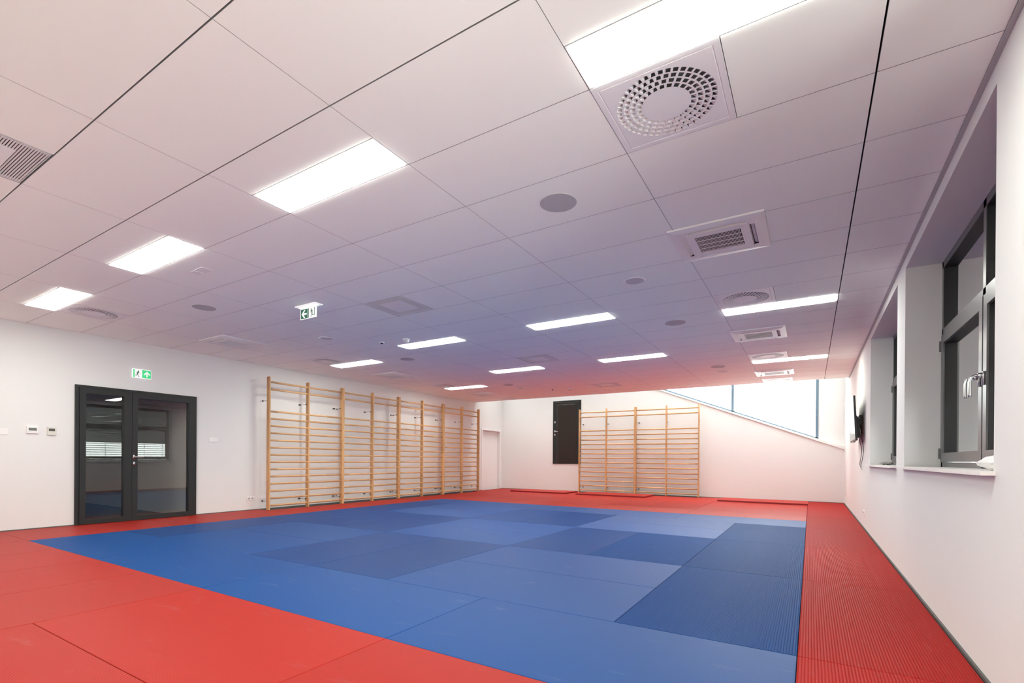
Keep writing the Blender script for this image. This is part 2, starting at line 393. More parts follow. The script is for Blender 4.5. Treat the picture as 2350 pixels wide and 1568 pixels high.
# ------------------------------------------------------------------ swirl diffusers
def make_diffuser():
    r = empty('air_diffuser')
    S = .298; m = MB()
    counts = [24, 30, 36, 42]; rr = [.118, .151, .184, .217, .250]
    m.add([(rr[0]*math.cos(2*PI*i/48), rr[0]*math.sin(2*PI*i/48), 0) for i in range(48)], [tuple(range(48))])
    for q in range(4):
        n = counts[q]; r0, r1 = rr[q], rr[q+1]; h0 = r0+.005; h1 = r1-.004
        A = []
        for i in range(n): t = 2*PI*i/n; w_ = 2*PI/n; A += [t, t+w_*.34, t+w_*.67]
        for ai in range(len(A)):
            a0 = A[ai]; a1 = A[(ai+1) % len(A)]+(2*PI if ai == len(A)-1 else 0)
            P = lambda rad, a, z=0: (rad*math.cos(a), rad*math.sin(a), z)
            if ai % 3 == 2: m.quad(P(r0, a0), P(r0, a1), P(r1, a1), P(r1, a0)); continue
            m.quad(P(r0, a0), P(r0, a1), P(h0, a1), P(h0, a0)); m.quad(P(h1, a0), P(h1, a1), P(r1, a1), P(r1, a0))
            if ai % 3 == 0:
                a2 = A[ai+2] if ai+2 < len(A) else a1
                # pressed louvre blade rising into the duct
                am = (a0+a2)/2
                m.quad(P(h1, a0, .0), P(h1, a2, .0), P(h0+.003, a2-.01, .017), P(h0+.003, a0+.01, .017))
                m.add([P(h1, a0, 0), P(h0+.003, a0+.01, .017), P(h0, a0, 0)], [(0, 1, 2)])
    # outer plate to the rounded groove and the square edge
    n = 80; inner = [(rr[4]*math.cos(2*PI*i/n), rr[4]*math.sin(2*PI*i/n), 0) for i in range(n)]
    def sq(a, s, z):
        c, t = math.cos(a), math.sin(a); q = s/max(abs(c), abs(t)); return (c*q, t*q, z)
    rings = [inner]
    for s, z in ((.262, 0), (.264, .0025), (.267, .0025), (.269, 0), (S, 0), (S, .02)):
        rings.append([sq(2*PI*i/n, s, z) for i in range(n)])
    vs = sum(rings, []); fs = []
    for k in range(len(rings)-1):
        for i in range(n): j = (i+1) % n; fs.append((k*n+i, k*n+j, k*n+n+j, k*n+n+i))
    m.add(vs, fs)
    m.build('diffuser_plate', M['white'], r)
    d = MB(); d.box(-.27, .27, -.27, .27, .03, .09); d.build('duct_box', M['slot'], r)
    return r
DL = {(0, 2): 'square plate with round swirl air diffuser, nearest and largest, at top right', (0, 8): 'round swirl air diffuser beside the second light on the right side',
      (0, 14): 'round swirl air diffuser beside the farthest light on the right side', (0, 19): 'round swirl air diffuser at the far ceiling edge above the sloping window',
      (6, 2): 'round swirl air diffuser near the left wall above the glazed door', (6, 8): 'round swirl air diffuser above the nearest left wall bars',
      (6, 14): 'round swirl air diffuser above the middle of the left wall bars', (6, 19): 'round swirl air diffuser at the far ceiling edge in the left corner'}
pd = make_diffuser()
for i, (k, j) in enumerate(diffs):
    o = pd if i == 0 else copy_tree(pd)
    o.location = (cx(k+1)+.3, ry(j)+.3, H-.0015); tag(o, DL[(k, j)], 'air diffuser', 'swirl air diffusers')

# ------------------------------------------------------------------ cassette air conditioners
def make_ac(grille_part=True):
    r = empty('air_conditioner')
    S = .35; m = MB()
    # bezel: bevelled square ring with four outlet slots; z = 0 is the ceiling face
    def ringq(s0, z0, s1, z1):
        v = [(-s0,-s0,z0),(s0,-s0,z0),(s0,s0,z0),(-s0,s0,z0),(-s1,-s1,z1),(s1,-s1,z1),(s1,s1,z1),(-s1,s1,z1)]
        m.add(v, [(0,1,5,4),(1,2,6,5),(2,3,7,6),(3,0,4,7)])
    ringq(S, -.002, S-.004, -.012); ringq(S-.004, -.012, .30, -.022); ringq(S, -.002, S, .0)
    ringq(.30, -.022, .272, -.024)
    ringq(.238, -.024, .235, -.022); ringq(.235, -.022, .235, .01)
    # strip with slots between .272 and .238
    for t in range(4):
        st = len(m.v)
        m.quad((-.272, -.272, -.024), (-.20, -.272, -.024), (-.20, -.238, -.024), (-.238, -.238, -.024))
        m.quad((.20, -.272, -.024), (.272, -.272, -.024), (.238, -.238, -.024), (.20, -.238, -.024))
        m.quad((-.20, -.272, -.024), (.20, -.272, -.024), (.20, -.262, -.010), (-.20, -.262, -.010))
        m.xf(Matrix.Rotation(t*PI/2, 4, 'Z'), st)
    m.build('bezel', M['whitep'], r)
    d = MB(); d.box(-.272, .272, -.272, .272, .012, .05); d.build('casing', M['slot'], r)
    for t in range(4):
        f = MB(); f.add([(-.198, -.264, -.020), (.198, -.264, -.020), (.198, -.243, -.006), (-.198, -.243, -.006), (-.198, -.263, -.016), (.198, -.263, -.016), (.198, -.242, -.002), (-.198, -.242, -.002)],
              [(0,1,2,3),(7,6,5,4),(0,4,5,1),(1,5,6,2),(2,6,7,3),(3,7,4,0)])
        f.xf(Matrix.Rotation(t*PI/2, 4, 'Z')); f.build('louvre', M['whitep'], r)
    g = MB()
    a, z = .233, -.026; gx, gy = .17, .165
    g.box(-a, -gx, -a, a, z, z+.012); g.box(gx, a, -a, a, z, z+.012); g.box(-gx, gx, -a, -gy, z, z+.012); g.box(-gx, gx, gy, a, z, z+.012)
    for q in range(1, 4): y = -gy+2*gy*q/4; g.box(-gx, gx, y-.0035, y+.0035, z, z+.003)
    n = 34
    for q in range(1, n): x = -gx+2*gx*q/n; g.box(x-.0018, x+.0018, -gy, gy, z, z+.003)
    o = g.build('intake_grille', M['whitep'], r); bk = MB(); bk.box(-gx, gx, -gy, gy, -.015, -.012); bk.build('filter', M['dark'], o)
    return r
AL = {(0, 5): 'white cassette air conditioner with black slotted grille, nearest on the right', (0, 11): 'white cassette air conditioner, middle of three on the right side',
      (0, 17): 'white cassette air conditioner, farthest on the right above the sloping window', (6, 5): 'white cassette air conditioner near the left wall, nearest of the left three',
      (6, 11): 'white cassette air conditioner above the left wall bars, middle of the left three', (6, 17): 'white cassette air conditioner at the far left, farthest of the left three'}
pa = make_ac()
for i, (k, j) in enumerate(acs):
    o = pa if i == 0 else copy_tree(pa)
    o.location = (cx(k+1)+.3, ry(j)+.3, H-.001); tag(o, AL[(k, j)], 'air conditioner', 'ceiling cassette air conditioners')

# ------------------------------------------------------------------ perforated return grilles
def make_grille():
    r = empty('return_grille'); S = .294; m = MB()
    m.box(-S, S, -S, -S+.004, 0, .02); m.box(-S, S, S-.004, S, 0, .02); m.box(-S, -S+.004, -S, S, 0, .02); m.box(S-.004, S, -S, S, 0, .02)
    n = 44
    for q in range(1, n):
        y = -S+2*S*q/n
        if abs(y) < .165: m.box(-S, -.165, y-.0042, y+.0042, 0, .0012); m.box(.165, S, y-.0042, y+.0042, 0, .0012)
        else: m.box(-S, S, y-.0042, y+.0042, 0, .0012)
    for x in (-.28, -.268, .268, .28): m.box(x-.002, x+.002, -S, S, 0.0, .007)
    m.build('grille_slats', mat('grille_grey_metal', (.76, .76, .76), .6), r)
    c = MB(); c.box(-.165, .165, -.165, .165, -.001, .007); c.build('centre_plate', M['white'], r)
    d = MB(); d.box(-S, S, -S, S, .03, .05); d.build('duct_box', M['slot'], r)
    return r
GL = ['slatted return air grille with blank square centre, cut by the left picture edge', 'slatted return air grille with blank centre right of the hanging exit sign',
      'slatted return air grille with blank centre between two light panels, third from the camera', 'slatted return air grille with blank centre, farthest, above the far wall bars']
pg = make_grille()
for i, j in enumerate(grids):
    o = pg if i == 0 else copy_tree(pg)
    o.location = (cx(4)+.3, ry(j)+.3, H-.001); tag(o, GL[i], 'air grille', 'return air grilles')

# ------------------------------------------------------------------ round speakers, downlights, detectors
SP = [((1.5, 3.5), 'grey round ceiling speaker, nearest, between big diffuser and light panels'), ((5.5, 3.5), 'grey round ceiling speaker on the left, near the glazed door side'),
      ((1.5, 9.5), 'grey round ceiling speaker left of the second right-hand light panel'), ((5.5, 9.5), 'grey round ceiling speaker right of the diffuser over the left wall bars'),
      ((1.5, 15.5), 'grey round ceiling speaker in the far right part of the ceiling'), ((5.5, 15.5), 'grey round ceiling speaker in the far left part of the ceiling')]
def make_speaker():
    m = MB(); m.disc(0, 0, -.004, .0, .130, 48); m.disc(0, 0, -.005, -.004, .004, 12)
    return m.build('ceiling_speaker', M['speaker'])
ps = make_speaker()
for i, ((k, j), l) in enumerate(SP):
    o = ps if i == 0 else ps.copy()
    if i: C.objects.link(o)
    o.location = (cx(k), ry(j), H); tag(o, l, 'speaker', 'round ceiling speakers')
DN = [((1.5, 6.5), 'round recessed downlight with white ring, nearest, left of the first cassette unit'), ((5.5, 6.5), 'round recessed downlight with white ring, left of centre above the wall bars'),
      ((1.5, 16.5), 'round recessed downlight with white ring, far right'), ((5.5, 16.5), 'round recessed downlight with white ring, far left')]
def make_down():
    r = empty('downlight'); m = MB()
    m.lathe([(.112, 0), (.110, -.006), (.100, -.008), (.088, -.002), (.086, .02)], n=40); m.build('bezel_ring', M['white'], r, True)
    d = MB(); d.disc(0, 0, -.004, -.002, .09, 40); d.build('opal_disc', M['downl'], r)
    return r
pn = make_down()
for i, ((k, j), l) in enumerate(DN):
    o = pn if i == 0 else copy_tree(pn)
    o.location = (cx(k), ry(j), H); tag(o, l, 'downlight', 'round downlights')
DT = [(-5.30, 5.66, 'white round smoke detector beside the light panel left of centre', 0), (-5.30, 11.75, 'white round smoke detector near the far end wall', 0),
      (-5.78, 5.62, 'small white motion sensor with dark lens, left of the smoke detector', 1), (-5.72, 11.6, 'small white motion sensor with dark lens near the far end wall', 1)]
def make_det(kind):
    if kind == 0:
        r = empty('smoke_detector'); m = MB(); m.lathe([(.055, 0), (.055, -.012), (.048, -.022), (.036, -.028), (.032, -.045), (.018, -.050), (0.0001, -.050)], n=32); m.build('housing', M['white'], r, True)
        g = MB(); g.lathe([(.0365, -.030), (.0345, -.040)], n=32); g.build('vent_band', M['greyp'], r, True); return r
    r = empty('motion_sensor'); m = MB(); m.lathe([(.045, 0), (.045, -.006), (.034, -.012), (.0001, -.012)], n=32); m.build('housing', M['white'], r, True)
    g = MB(); g.lathe([(.019, -.012), (.017, -.026), (.0001, -.032)], n=24); g.build('lens', M['black'], r, True); return r
pr_ = {}
for x, y, l, k in DT:
    if k in pr_: o = copy_tree(pr_[k])
    else: o = make_det(k); pr_[k] = o
    o.location = (x, y, H); tag(o, l, ('smoke detector', 'motion sensor')[k], ('smoke detectors', 'motion sensors')[k])
for i, (x, y, l) in enumerate(((-5.14, 2.56, 'faint white inspection plate in the ceiling near the hanging exit sign'), (-5.14, 9.2, 'faint white inspection plate in the ceiling behind the third light row'))):
    m = MB(); m.box(-.11, -.03, -.04, .04, -.003, 0); m.box(0, .13, -.05, .05, -.003, 0)
    tag(m.build('ceiling_plate', M['white'], loc=(x, y, H)), l, 'plate', 'ceiling inspection plates')

# ------------------------------------------------------------------ exit signs (drawn in local x-z plane, facing -y)
def man(m, x, z, s, flip, y):
    def stroke(pts, w_):
        for (a, b_), (c, d) in zip(pts[:-1], pts[1:]):
            L = math.hypot(c-a, d-b_); nx, nz = -(d-b_)/L*w_/2, (c-a)/L*w_/2; ex, ez = (c-a)/L*w_*.3, (d-b_)/L*w_*.3
            q = [(a+nx-ex, b_+nz-ez), (c+nx+ex, d+nz+ez), (c-nx+ex, d-nz+ez), (a-nx-ex, b_-nz-ez)]
            m.prism([(x+flip*s*p[0], z+s*p[1]) for p in q], 'y', y, y-.0006)
    head = [(-.04+.075*math.cos(2*PI*i/14), .84+.075*math.sin(2*PI*i/14)) for i in range(14)]
    m.prism([(x+flip*s*p[0], z+s*p[1]) for p in head], 'y', y, y-.0006)
    stroke([(0, .72), (.10, .45)], .14)
    stroke([(-.02, .70), (-.16, .55), (-.27, .53)], .05); stroke([(.02, .72), (.17, .68), (.22, .55)], .05)
    stroke([(.08, .45), (.0, .25), (-.10, .02)], .07); stroke([(.12, .45), (.16, .22), (.36, .26)], .07)
def arrow(m, x, z, s, ang, y):
    pts = [(-.42, 0), (-.02, .42), (.20, .42), (-.08, .09), (.42, .09), (.42, -.09), (-.08, -.09), (.20, -.42), (-.02, -.42)]
    c, t = math.cos(ang), math.sin(ang)
    P = [(x+s*(p[0]*c-p[1]*t), z+s*(p[0]*t+p[1]*c)) for p in pts]
    # two convex-ish halves
    for idx in ((0, 1, 2, 3), (0, 3, 6), (3, 4, 5, 6), (0, 6, 7, 8)):
        m.prism([P[i] for i in idx], 'y', y, y-.0006)
# hanging sign
r = empty('exit_sign', (-5.165, 3.82, H), 0, 'hanging green exit sign with left arrow and running figure below the ceiling', 'exit sign')
m = MB(); m.box(-.19, .19, -.055, .055, -.008, 0); m.box(-.16, .16, -.02, .02, -.02, -.008); m.build('mounting_plate', M['signw'], r)
m = MB(); m.box(-.146, .146, -.006, .006, -.155, -.018); m.build('sign_board', M['signw'], r)
m = MB(); m.box(-.136, -.012, -.0068, -.006, -.149, -.034); m.box(-.006, .012, -.0068, -.006, -.149, -.034); m.box(.112, .122, -.0068, -.006, -.135, -.034); m.build('green_field', M['greend'], r)
m = MB(); arrow(m, -.074, -.094, .115, 0, -.0069); m.build('arrow', M['signw'], r)
m = MB(); man(m, .062, -.148, .115, 1, -.0062); m.build('running_figure', M['signg'], r)
# wall sign, facing +X  (local -y -> world +x)
r = empty('exit_sign', (XL, 3.705, 2.367), PI/2, 'small lit green exit sign with running figure and up arrow above the glazed door', 'exit sign')
m = MB(); m.cbox(-.132, .132, -.03, 0, -.073, .073, .004); m.build('sign_box', M['signw'], r)
m = MB(); m.box(.0, .125, -.0308, -.030, -.064, .064); m.box(-.125, -.105, -.0308, -.030, -.064, .064); m.build('green_field', M['green'], r)
m = MB(); arrow(m, .068, 0, .105, -PI/2, -.0309); m.build('arrow', M['signw'], r)
m = MB(); man(m, -.055, -.058, .118, -1, -.0302); m.build('running_figure', M['signg'], r)

# ------------------------------------------------------------------ glazed double door
r = empty('door_1', (XL, 0, 0), 0, 'anthracite framed double door with full glass leaves, left leaf narrower', 'door', kind='structure')
m = MB(); y0, y1, zt = DO[0]+.003, DO[1]-.003, DO[2]-.003
m.box(-.08, .03, y0, y0+.042, -.035, zt); m.box(-.08, .03, y1-.062, y1, -.035, zt); m.box(-.08, .03, y0+.042, y1-.062, zt-.035, zt)
m.build('door_frame', M['anth'], r)
def leaf(a, c, ga, gc, name='door_leaf'):
    m = MB(); z0, z1 = .004, zt-.038; g0, g1 = .072, 1.974
    m.box(-.06, .045, a, ga, z0, z1); m.box(-.06, .045, gc, c, z0, z1); m.box(-.06, .045, ga, gc, z0, g0); m.box(-.06, .045, ga, gc, g1, z1)
    lf = m.build(name, M['anth'], r)
    k = MB(); k.box(.0, .04, ga, ga+.008, g0, g1); k.box(0, .04, gc-.008, gc, g0, g1); k.box(0, .04, ga, gc, g0, g0+.008); k.box(0, .04, ga, gc, g1-.008, g1); k.build('glazing_bead', M['gasket'], lf)
    g = MB(); g.quad((.012, ga, g0), (.012, gc, g0), (.004, gc, g1), (.004, ga, g1)); g.build('glass_pane', M['dglass'], lf)
    return lf
leaf(y0+.045, 3.562, 2.967, 3.458)
lf = leaf(3.566, y1-.065, 3.637, 4.417)
def lever(par, x, y, z, dy):
    h = MB(); h.prism([(y+.015*math.cos(2*PI*i/20), z+.034*math.sin(2*PI*i/20)) for i in range(20)], 'x', x, x+.008)
    h.prism([(y+.015*math.cos(2*PI*i/20), z-.108+.034*math.sin(2*PI*i/20)) for i in range(20)], 'x', x, x+.008)
    h.tube([(x+.005, y, z), (x+.045, y, z), (x+.052, y+dy*.15, z), (x+.052, y+dy, z)], .0085, 10)
    return h.build('door_handle', M['steel'], par, True)
lever(lf, .045, 3.592, 1.02, .125)
# thin pane edge seal
# ------------------------------------------------------------------ dark hatch door on the end wall
r = empty('door_2', (0, YF, 0), 0, 'dark brown raised door with anthracite frame high on the end wall', 'door', kind='structure')
a0, a1, z0, z1 = -7.27, -6.272, .900, 2.960
m = MB(); m.box(a0, a0+.05, -.012, 0, z0, z1); m.box(a1-.05, a1, -.012, 0, z0, z1); m.box(a0+.05, a1-.05, -.012, 0, z1-.05, z1); m.box(a0, a1, -.012, 0, z0-.012, z0)
m.build('door_frame', M['anth'], r)
m = MB(); g = .145
m.box(a0+.055, a0+g, -.022, -.001, z0, z1-.056); m.box(a1-g, a1-.055, -.022, -.001, z0, z1-.056); m.box(a0+g, a1-g, -.022, -.001, z1-.125, z1-.056)
lf = m.build('door_leaf', M['anth'], r)
m = MB(); m.box(a0+g+.012, a1-g-.004, -.018, -.001, z0, z1-.137); m.build('door_panel', M['brown'], lf)
m = MB()
for zc in (2.257, 1.953, 1.837): m.prism([(-7.19+.017*math.cos(2*PI*i/16), zc+.036*math.sin(2*PI*i/16)) for i in range(16)], 'y', -.030, -.022)
m.tube([(-7.19, -.028, 1.953), (-7.19, -.07, 1.953), (-7.17, -.075, 1.953), (-7.06, -.075, 1.953)], .009, 10)
m.build('door_handle', M['steel'], lf, True)
# ------------------------------------------------------------------ white flush door at the end of the left wall
r = empty('door_3', (XL, 0, 0), 0, 'plain white flush door in a recess at the far left corner', 'door', kind='structure')
m = MB(); m.box(-.135, -.095, WD[0]+.004, WD[1]-.004, -.03, WD[2]-.004); dl = m.build('door_leaf', mat('white_door', (.84, .83, .82), .45), r)
m = MB(); m.box(0, .012, WD[0]-.06, WD[0], -.03, WD[2]+.06); m.box(0, .012, WD[1], WD[1]+.06, -.03, WD[2]+.06); m.box(0, .012, WD[0], WD[1], WD[2], WD[2]+.06); m.build('door_casing', M['white'], r)
m = MB(); m.lathe([(.0001, .02), (.012, .018), (.018, .008), (.018, 0)], n=16); m.xf(Matrix.Translation((-.095, 13.68, .985)) @ Matrix.Rotation(PI/2, 4, 'Y')); m.build('door_knob', M['steel'], dl, True)

# ------------------------------------------------------------------ windows in the right wall
def niche_window(name, ya, yb, label, handles, blind=True):
    r = empty(name, (0, 0, 0), 0, label, 'window', kind='structure')
    XF, XD = .955, 1.03; ym = yb-1.235; zt_ = 2.14
    F = MB()
    for a, c, e, d in ((ya, yb, ZS, ZS+.04), (ya, yb, ZN-.055, ZN), (ya, yb, zt_-.03, zt_+.035)): F.box(XF+.008, XD, a, c, e, d)
    for a, c in ((ya, ya+.05), (yb-.05, yb), (ym-.03, ym+.03)): F.box(XF+.008, XD, a, c, ZS, ZN)
    F.build('window_frame', M['alu'], r)
    for a, c, hs in ((ym+.008, yb-.02, -1), (ya+.02, ym-.018, 1)):
        s = MB(); z0, z1 = ZS+.045, zt_-.02; t = .075
        s.box(XF, XF+.05, a, a+t, z0, z1); s.box(XF, XF+.05, c-t, c, z0, z1); s.box(XF, XF+.05, a+t, c-t, z0, z0+t); s.box(XF, XF+.05, a+t, c-t, z1-t, z1)
        sh = s.build('window_sash', M['alu'], r)
        k = MB()
        for (p, q, u, v) in ((a+t, a+t+.006, z0+t, z1-t), (c-t-.006, c-t, z0+t, z1-t)): k.box(XF+.012, XF+.055, p, q, u, v)
        k.box(XF+.012, XF+.055, a+t, c-t, z1-t-.006, z1-t)
        k.build('gasket', M['gasket'], sh)
        g = MB(); g.quad((XF+.052, a+t, z0+t), (XF+.052, c-t, z0+t), (XF+.052, c-t, z1-t), (XF+.052, a+t, z1-t)); g.build('glass_pane', M['glass'], sh)
        if handles:
            hy = a+.036 if hs < 0 else c-.036
            h = MB(); h.cbox(XF-.012, XF, hy-.013, hy+.013, 1.53, 1.62, .003); h.box(XF-.034, XF-.010, hy-.010, hy+.010, 1.575, 1.61)
            h.tube([(XF-.02, hy, 1.592), (XF-.05, hy, 1.592), (XF-.066, hy, 1.582), (XF-.072, hy, 1.555), (XF-.072, hy, 1.47), (XF-.069, hy, 1.455)], .0095, 10)
            h.build('window_handle', M['steel'], sh, True)
        hg = MB(); yh = c+.0 if hs < 0 else a
        for zc in (1.10, 2.03): hg.box(XF-.012, XF+.004, yh-.004, yh+.012, zc-.045, zc+.045)
        if hs < 0: hg.build('hinge', M['alu'], sh)
    for a, c in ((ym+.03, yb-.05), (ya+.05, ym-.03)):
        k = MB(); z0, z1 = zt_+.035, ZN-.055
        k.box(XF+.010, XD-.01, a, a+.006, z0, z1); k.box(XF+.010, XD-.01, c-.006, c, z0, z1); k.box(XF+.010, XD-.01, a, c, z1-.006, z1); k.build('gasket', M['gasket'], r)
        g = MB(); g.quad((XF+.055, a, z0), (XF+.055, c, z0), (XF+.055, c, z1), (XF+.055, a, z1)); g.build('glass_pane', M['glass'], r)
    bl = MB(); z = ZS+.06
    while blind and z < ZN:
        open_ = z < 1.60; t = math.radians(25 if open_ else 80); d = .036; X0 = 1.105
        bl.quad((X0-d*math.cos(t), ya, z-d*math.sin(t)), (X0-d*math.cos(t), yb, z-d*math.sin(t)), (X0+d*math.cos(t), yb, z+d*math.sin(t)), (X0+d*math.cos(t), ya, z+d*math.sin(t)))
        z += .07
    for q in range(5):
        y = ya+.15+(yb-ya-.3)*q/4; bl.box(1.103, 1.107, y-.006, y+.006, ZS, ZN)
    if blind: bl.build('outside_blind', M['slat'], r)
    s = MB(); s.prism([(.66, ya-.03), (.7115, ya-.03), (.7115, ya+.002), (1.0, ya+.002), (1.0, yb-.002), (.7115, yb-.002), (.7115, yb+.03), (.66, yb+.03)], 'z', ZS-.020, ZS)
    s.build('window_sill', M['sill'], r)
    return r
niche_window('window_1', NI[1][0], NI[1][1], 'dark grey framed casement window in the nearest wall niche, with two lever handles', True)
niche_window('window_2', NI[2][0], NI[2][1], 'dark grey framed casement window in the farther wall niche', True)
niche_window('fill_window_4', NI[0][0], NI[0][1], 'unseen dark grey framed casement window, added in a niche beside the camera for daylight', True, False)  # added out of view and left without a blind for more daylight

# crumpled bag and film on the sills
def crumple(name, loc, size, m_, seed, label, cat):
    random.seed(seed); n, k = 18, 9; vs = []; fs = []
    for i in range(k):
        ph = PI*(i+.5)/k
        for j in range(n):
            th = 2*PI*j/n; q = 1+random.uniform(-.22, .22)
            z = max(-.95, -math.cos(ph)*q)
            vs.append((size[0]*math.sin(ph)*math.cos(th)*q, size[1]*math.sin(ph)*math.sin(th)*q, size[2]*(z+.95)))
    for i in range(k-1):
        for j in range(n): l = (j+1) % n; fs.append((i*n+j, i*n+l, i*n+n+l, i*n+n+j))
    fs += [tuple(range(n-1, -1, -1)), tuple(range((k-1)*n, k*n))]
    m = MB(); m.add(vs, fs); return tag(m.build(name, m_, loc=loc), label, cat)
crumple('plastic_bag', (.80, 3.30, ZS), (.085, .19, .042), M['bag'], 3, 'crumpled white plastic bag on the nearest window sill', 'bag')
crumple('crumpled_film', (.86, 8.30, ZS), (.07, .14, .022), M['cling'], 5, 'small crumpled greyish plastic film on the farther window sill', 'film')

# ------------------------------------------------------------------ sloping window at the end wall
r = empty('window_3', (0, YF+.13, 0), 0, 'triangular sloping window with pale blue frame at the top of the end wall', 'window', kind='structure')
m = MB(); xj = .145
def bar(x0, x1, w_): m.prism([(x0, sl(x0)-.03), (x1, sl(x1)-.03), (x1, sl(x1)+w_), (x0, sl(x0)+w_)], 'y', -.02, .05)
bar(-5.9, xj, .028)
m.box(-1.870, -1.808, -.02, .05, sl(-1.84), ZT); m.box(-1.787, -1.775, -.02, .05, sl(-1.785), ZT); m.box(xj-.045, xj+.02, -.02, .05, sl(xj)-.03, ZT)
m.build('window_frame', M['blue_frame'], r)
m = MB(); m.add([(-5.9, .02, ZT-.03), (xj, .02, sl(xj)), (xj, .02, ZT)], [(0, 1, 2)]); m.build('glass_pane', M['glass'], r)
m = MB(); m.prism([(-5.98, ZT-.02-.03), (XR, sl(XR)-.065), (XR, sl(XR)-.005), (-5.98, ZT+.012-.03)], 'y', -.16, -.021); m.build('window_sill', M['sill'], r)

r = empty('fill_window_5', (0, YB-.1, 0), 0, 'unseen low glazed strip with grey mullions, added behind the camera for fill daylight', 'window', kind='structure')  # invented opening out of view, sized to fill the ceiling with daylight
m = MB(); xa, xb = XL+.3, XR-.3
for i in range(7):
    x = xa+(xb-xa)*i/6; m.box(x-.03, x+.03, -.03, .03, .10, .54)
m.box(xa, xb, -.03, .03, .10, .14); m.box(xa, xb, -.03, .03, .50, .54); m.build('window_frame', M['alu'], r)
m = MB(); m.quad((xa, 0, .10), (xb, 0, .10), (xb, 0, .54), (xa, 0, .54)); m.build('glass_pane', M['glass'], r)

# ------------------------------------------------------------------ wall bars
def make_bars():
    r = empty('wall_bars')
    for x in (.015, .90, 1.785):
        p = MB(); p.cbox(x-.015, x+.015, .20, .29, 0, 2.61, .003); p.build('upright', M['post'], r)
        for z in (2.15, .16):
            q = MB(); s = 1 if x < 1 else -1; xb = x+s*.0165
            q.box(xb-.0012, xb+.0012, .03, .20, z-.006, z+.006); q.m = 1
            q.box(min(xb, xb+s*.03), max(xb, xb+s*.03), 0, .012, z-.014, z+.014); q.box(xb-.003, xb+.003, .012, .04, z-.010, z+.010); q.box(xb-.003, xb+.003, .19, .23, z-.010, z+.010)
            q.build('bracket', [M['steel'], M['black']], r)
    zs = [.085+.1422*k for k in range(14)]+[2.366, 2.508]
    for z in zs:
        p = MB(); p.tube([(.001, .252, z), (.45, .252, z), (.9, .252, z), (1.35, .252, z), (1.799, .252, z)], .014, 12, .019)
        p.build('rung', M['rung'], r, True)
    return r
pb = make_bars()
pb.location = (0, 0, -.04)
LB = ['first from the door', 'second from the door', 'third from the door', 'fourth from the door, next to the corner']
for i in range(4):
    o = pb if i == 0 else copy_tree(pb)
    o.rotation_euler = (0, 0, -PI/2); o.location = (XL, 5.757+1.802*(i+1), 0)
    tag(o, 'pine wall bars on the left wall, ' + LB[i], 'wall bars', 'wall bars on the left wall')
for i in range(2):
    o = copy_tree(pb); o.rotation_euler = (0, 0, PI); o.location = (-4.43+1.802*i-.003, YF, 0)
    tag(o, ('pine wall bars on the end wall, left set partly covering the dark door', 'pine wall bars on the end wall, right set')[i], 'wall bars', 'wall bars on the end wall')

# ------------------------------------------------------------------ judo mats
T = .04; GX = .996; GY = .988
def mx_(k): return -.052-GX*k
def my_(n): return 2.035+GY*n
nm = 0
def judo(x0, x1, y0, y1, m_, label, group, along=None, z=-T, side=None):
    """a mat is built with its long axis on local x; lengthwise mats are turned a quarter"""
    global nm; nm += 1
    W, D = x1-x0, y1-y0; g = .0018
    turn = along == 'y' if along else D > W
    a, c = (D, W) if turn else (W, D)
    b = MB(); b.cbox(-a/2+g, a/2-g, -c/2+g, c/2-g, 0, T, .0025)
    if side:
        b.mi = [0 if k == 1 or k >= 10 else 1 for k in range(len(b.mi))]
    o = b.build('judo_mat', [m_, side] if side else m_, loc=((x0+x1)/2, (y0+y1)/2, z))
    if turn: o.rotation_euler = (0, 0, PI/2)
    return tag(o, label, 'mat', group)
BG = 'blue judo mats'; RG = 'red judo mats'; OR = ['first', 'second', 'third', 'fourth', 'fifth', 'sixth', 'seventh', 'eighth']
for i in range(4):
    judo(mx_(2*i+2), mx_(2*i), my_(0), my_(1), M['bluemat'], 'smooth blue judo mat laid crosswise in the nearest blue row, %s from the right' % OR[i], BG)
    judo(mx_(2*i+2), mx_(2*i), my_(7), my_(8), M['bluemat'], 'blue judo mat laid crosswise in the farthest blue row, %s from the right' % OR[i], BG)
for i, w_ in enumerate(('nearest', 'middle', 'farthest')):
    judo(mx_(1), mx_(0), my_(1+2*i), my_(3+2*i), M['bluerib'], 'ribbed blue judo mat beside the right red border, %s of three' % w_, BG)
    judo(mx_(8), mx_(7), my_(1+2*i), my_(3+2*i), M['blue_sheen_dk'], 'blue judo mat laid lengthwise beside the left red border, %s of three' % w_, BG)
for c_, cn in enumerate(('right', 'middle', 'left')):
    for r_, rn in enumerate(('near', 'central', 'far')):
        x1 = mx_(1+2*c_); xm = mx_(2+2*c_); x0 = mx_(3+2*c_); y0 = my_(1+2*r_); ym = my_(2+2*r_); y1 = my_(3+2*r_)
        if (c_+r_) % 2 == 0:
            judo(x0, x1, y0, ym, M['bluemat'], 'blue crosswise judo mat, nearer of the pair in the %s %s inner block' % (rn, cn), BG)
            judo(x0, x1, ym, y1, M['bluemat'], 'blue crosswise judo mat, farther of the pair in the %s %s inner block' % (rn, cn), BG)
        else:
            rb = (c_, r_) == (0, 1)
            judo(xm, x1, y0, y1, M['bluerib'] if rb else M['blue_sheen_dk'], '%s lengthwise judo mat, right of the pair in the %s %s inner block' % ('ribbed blue' if rb else 'blue', rn, cn), BG)
            judo(x0, xm, y0, y1, M['blue_sheen_dk'], 'blue lengthwise judo mat, left of the pair in the %s %s inner block' % (rn, cn), BG)
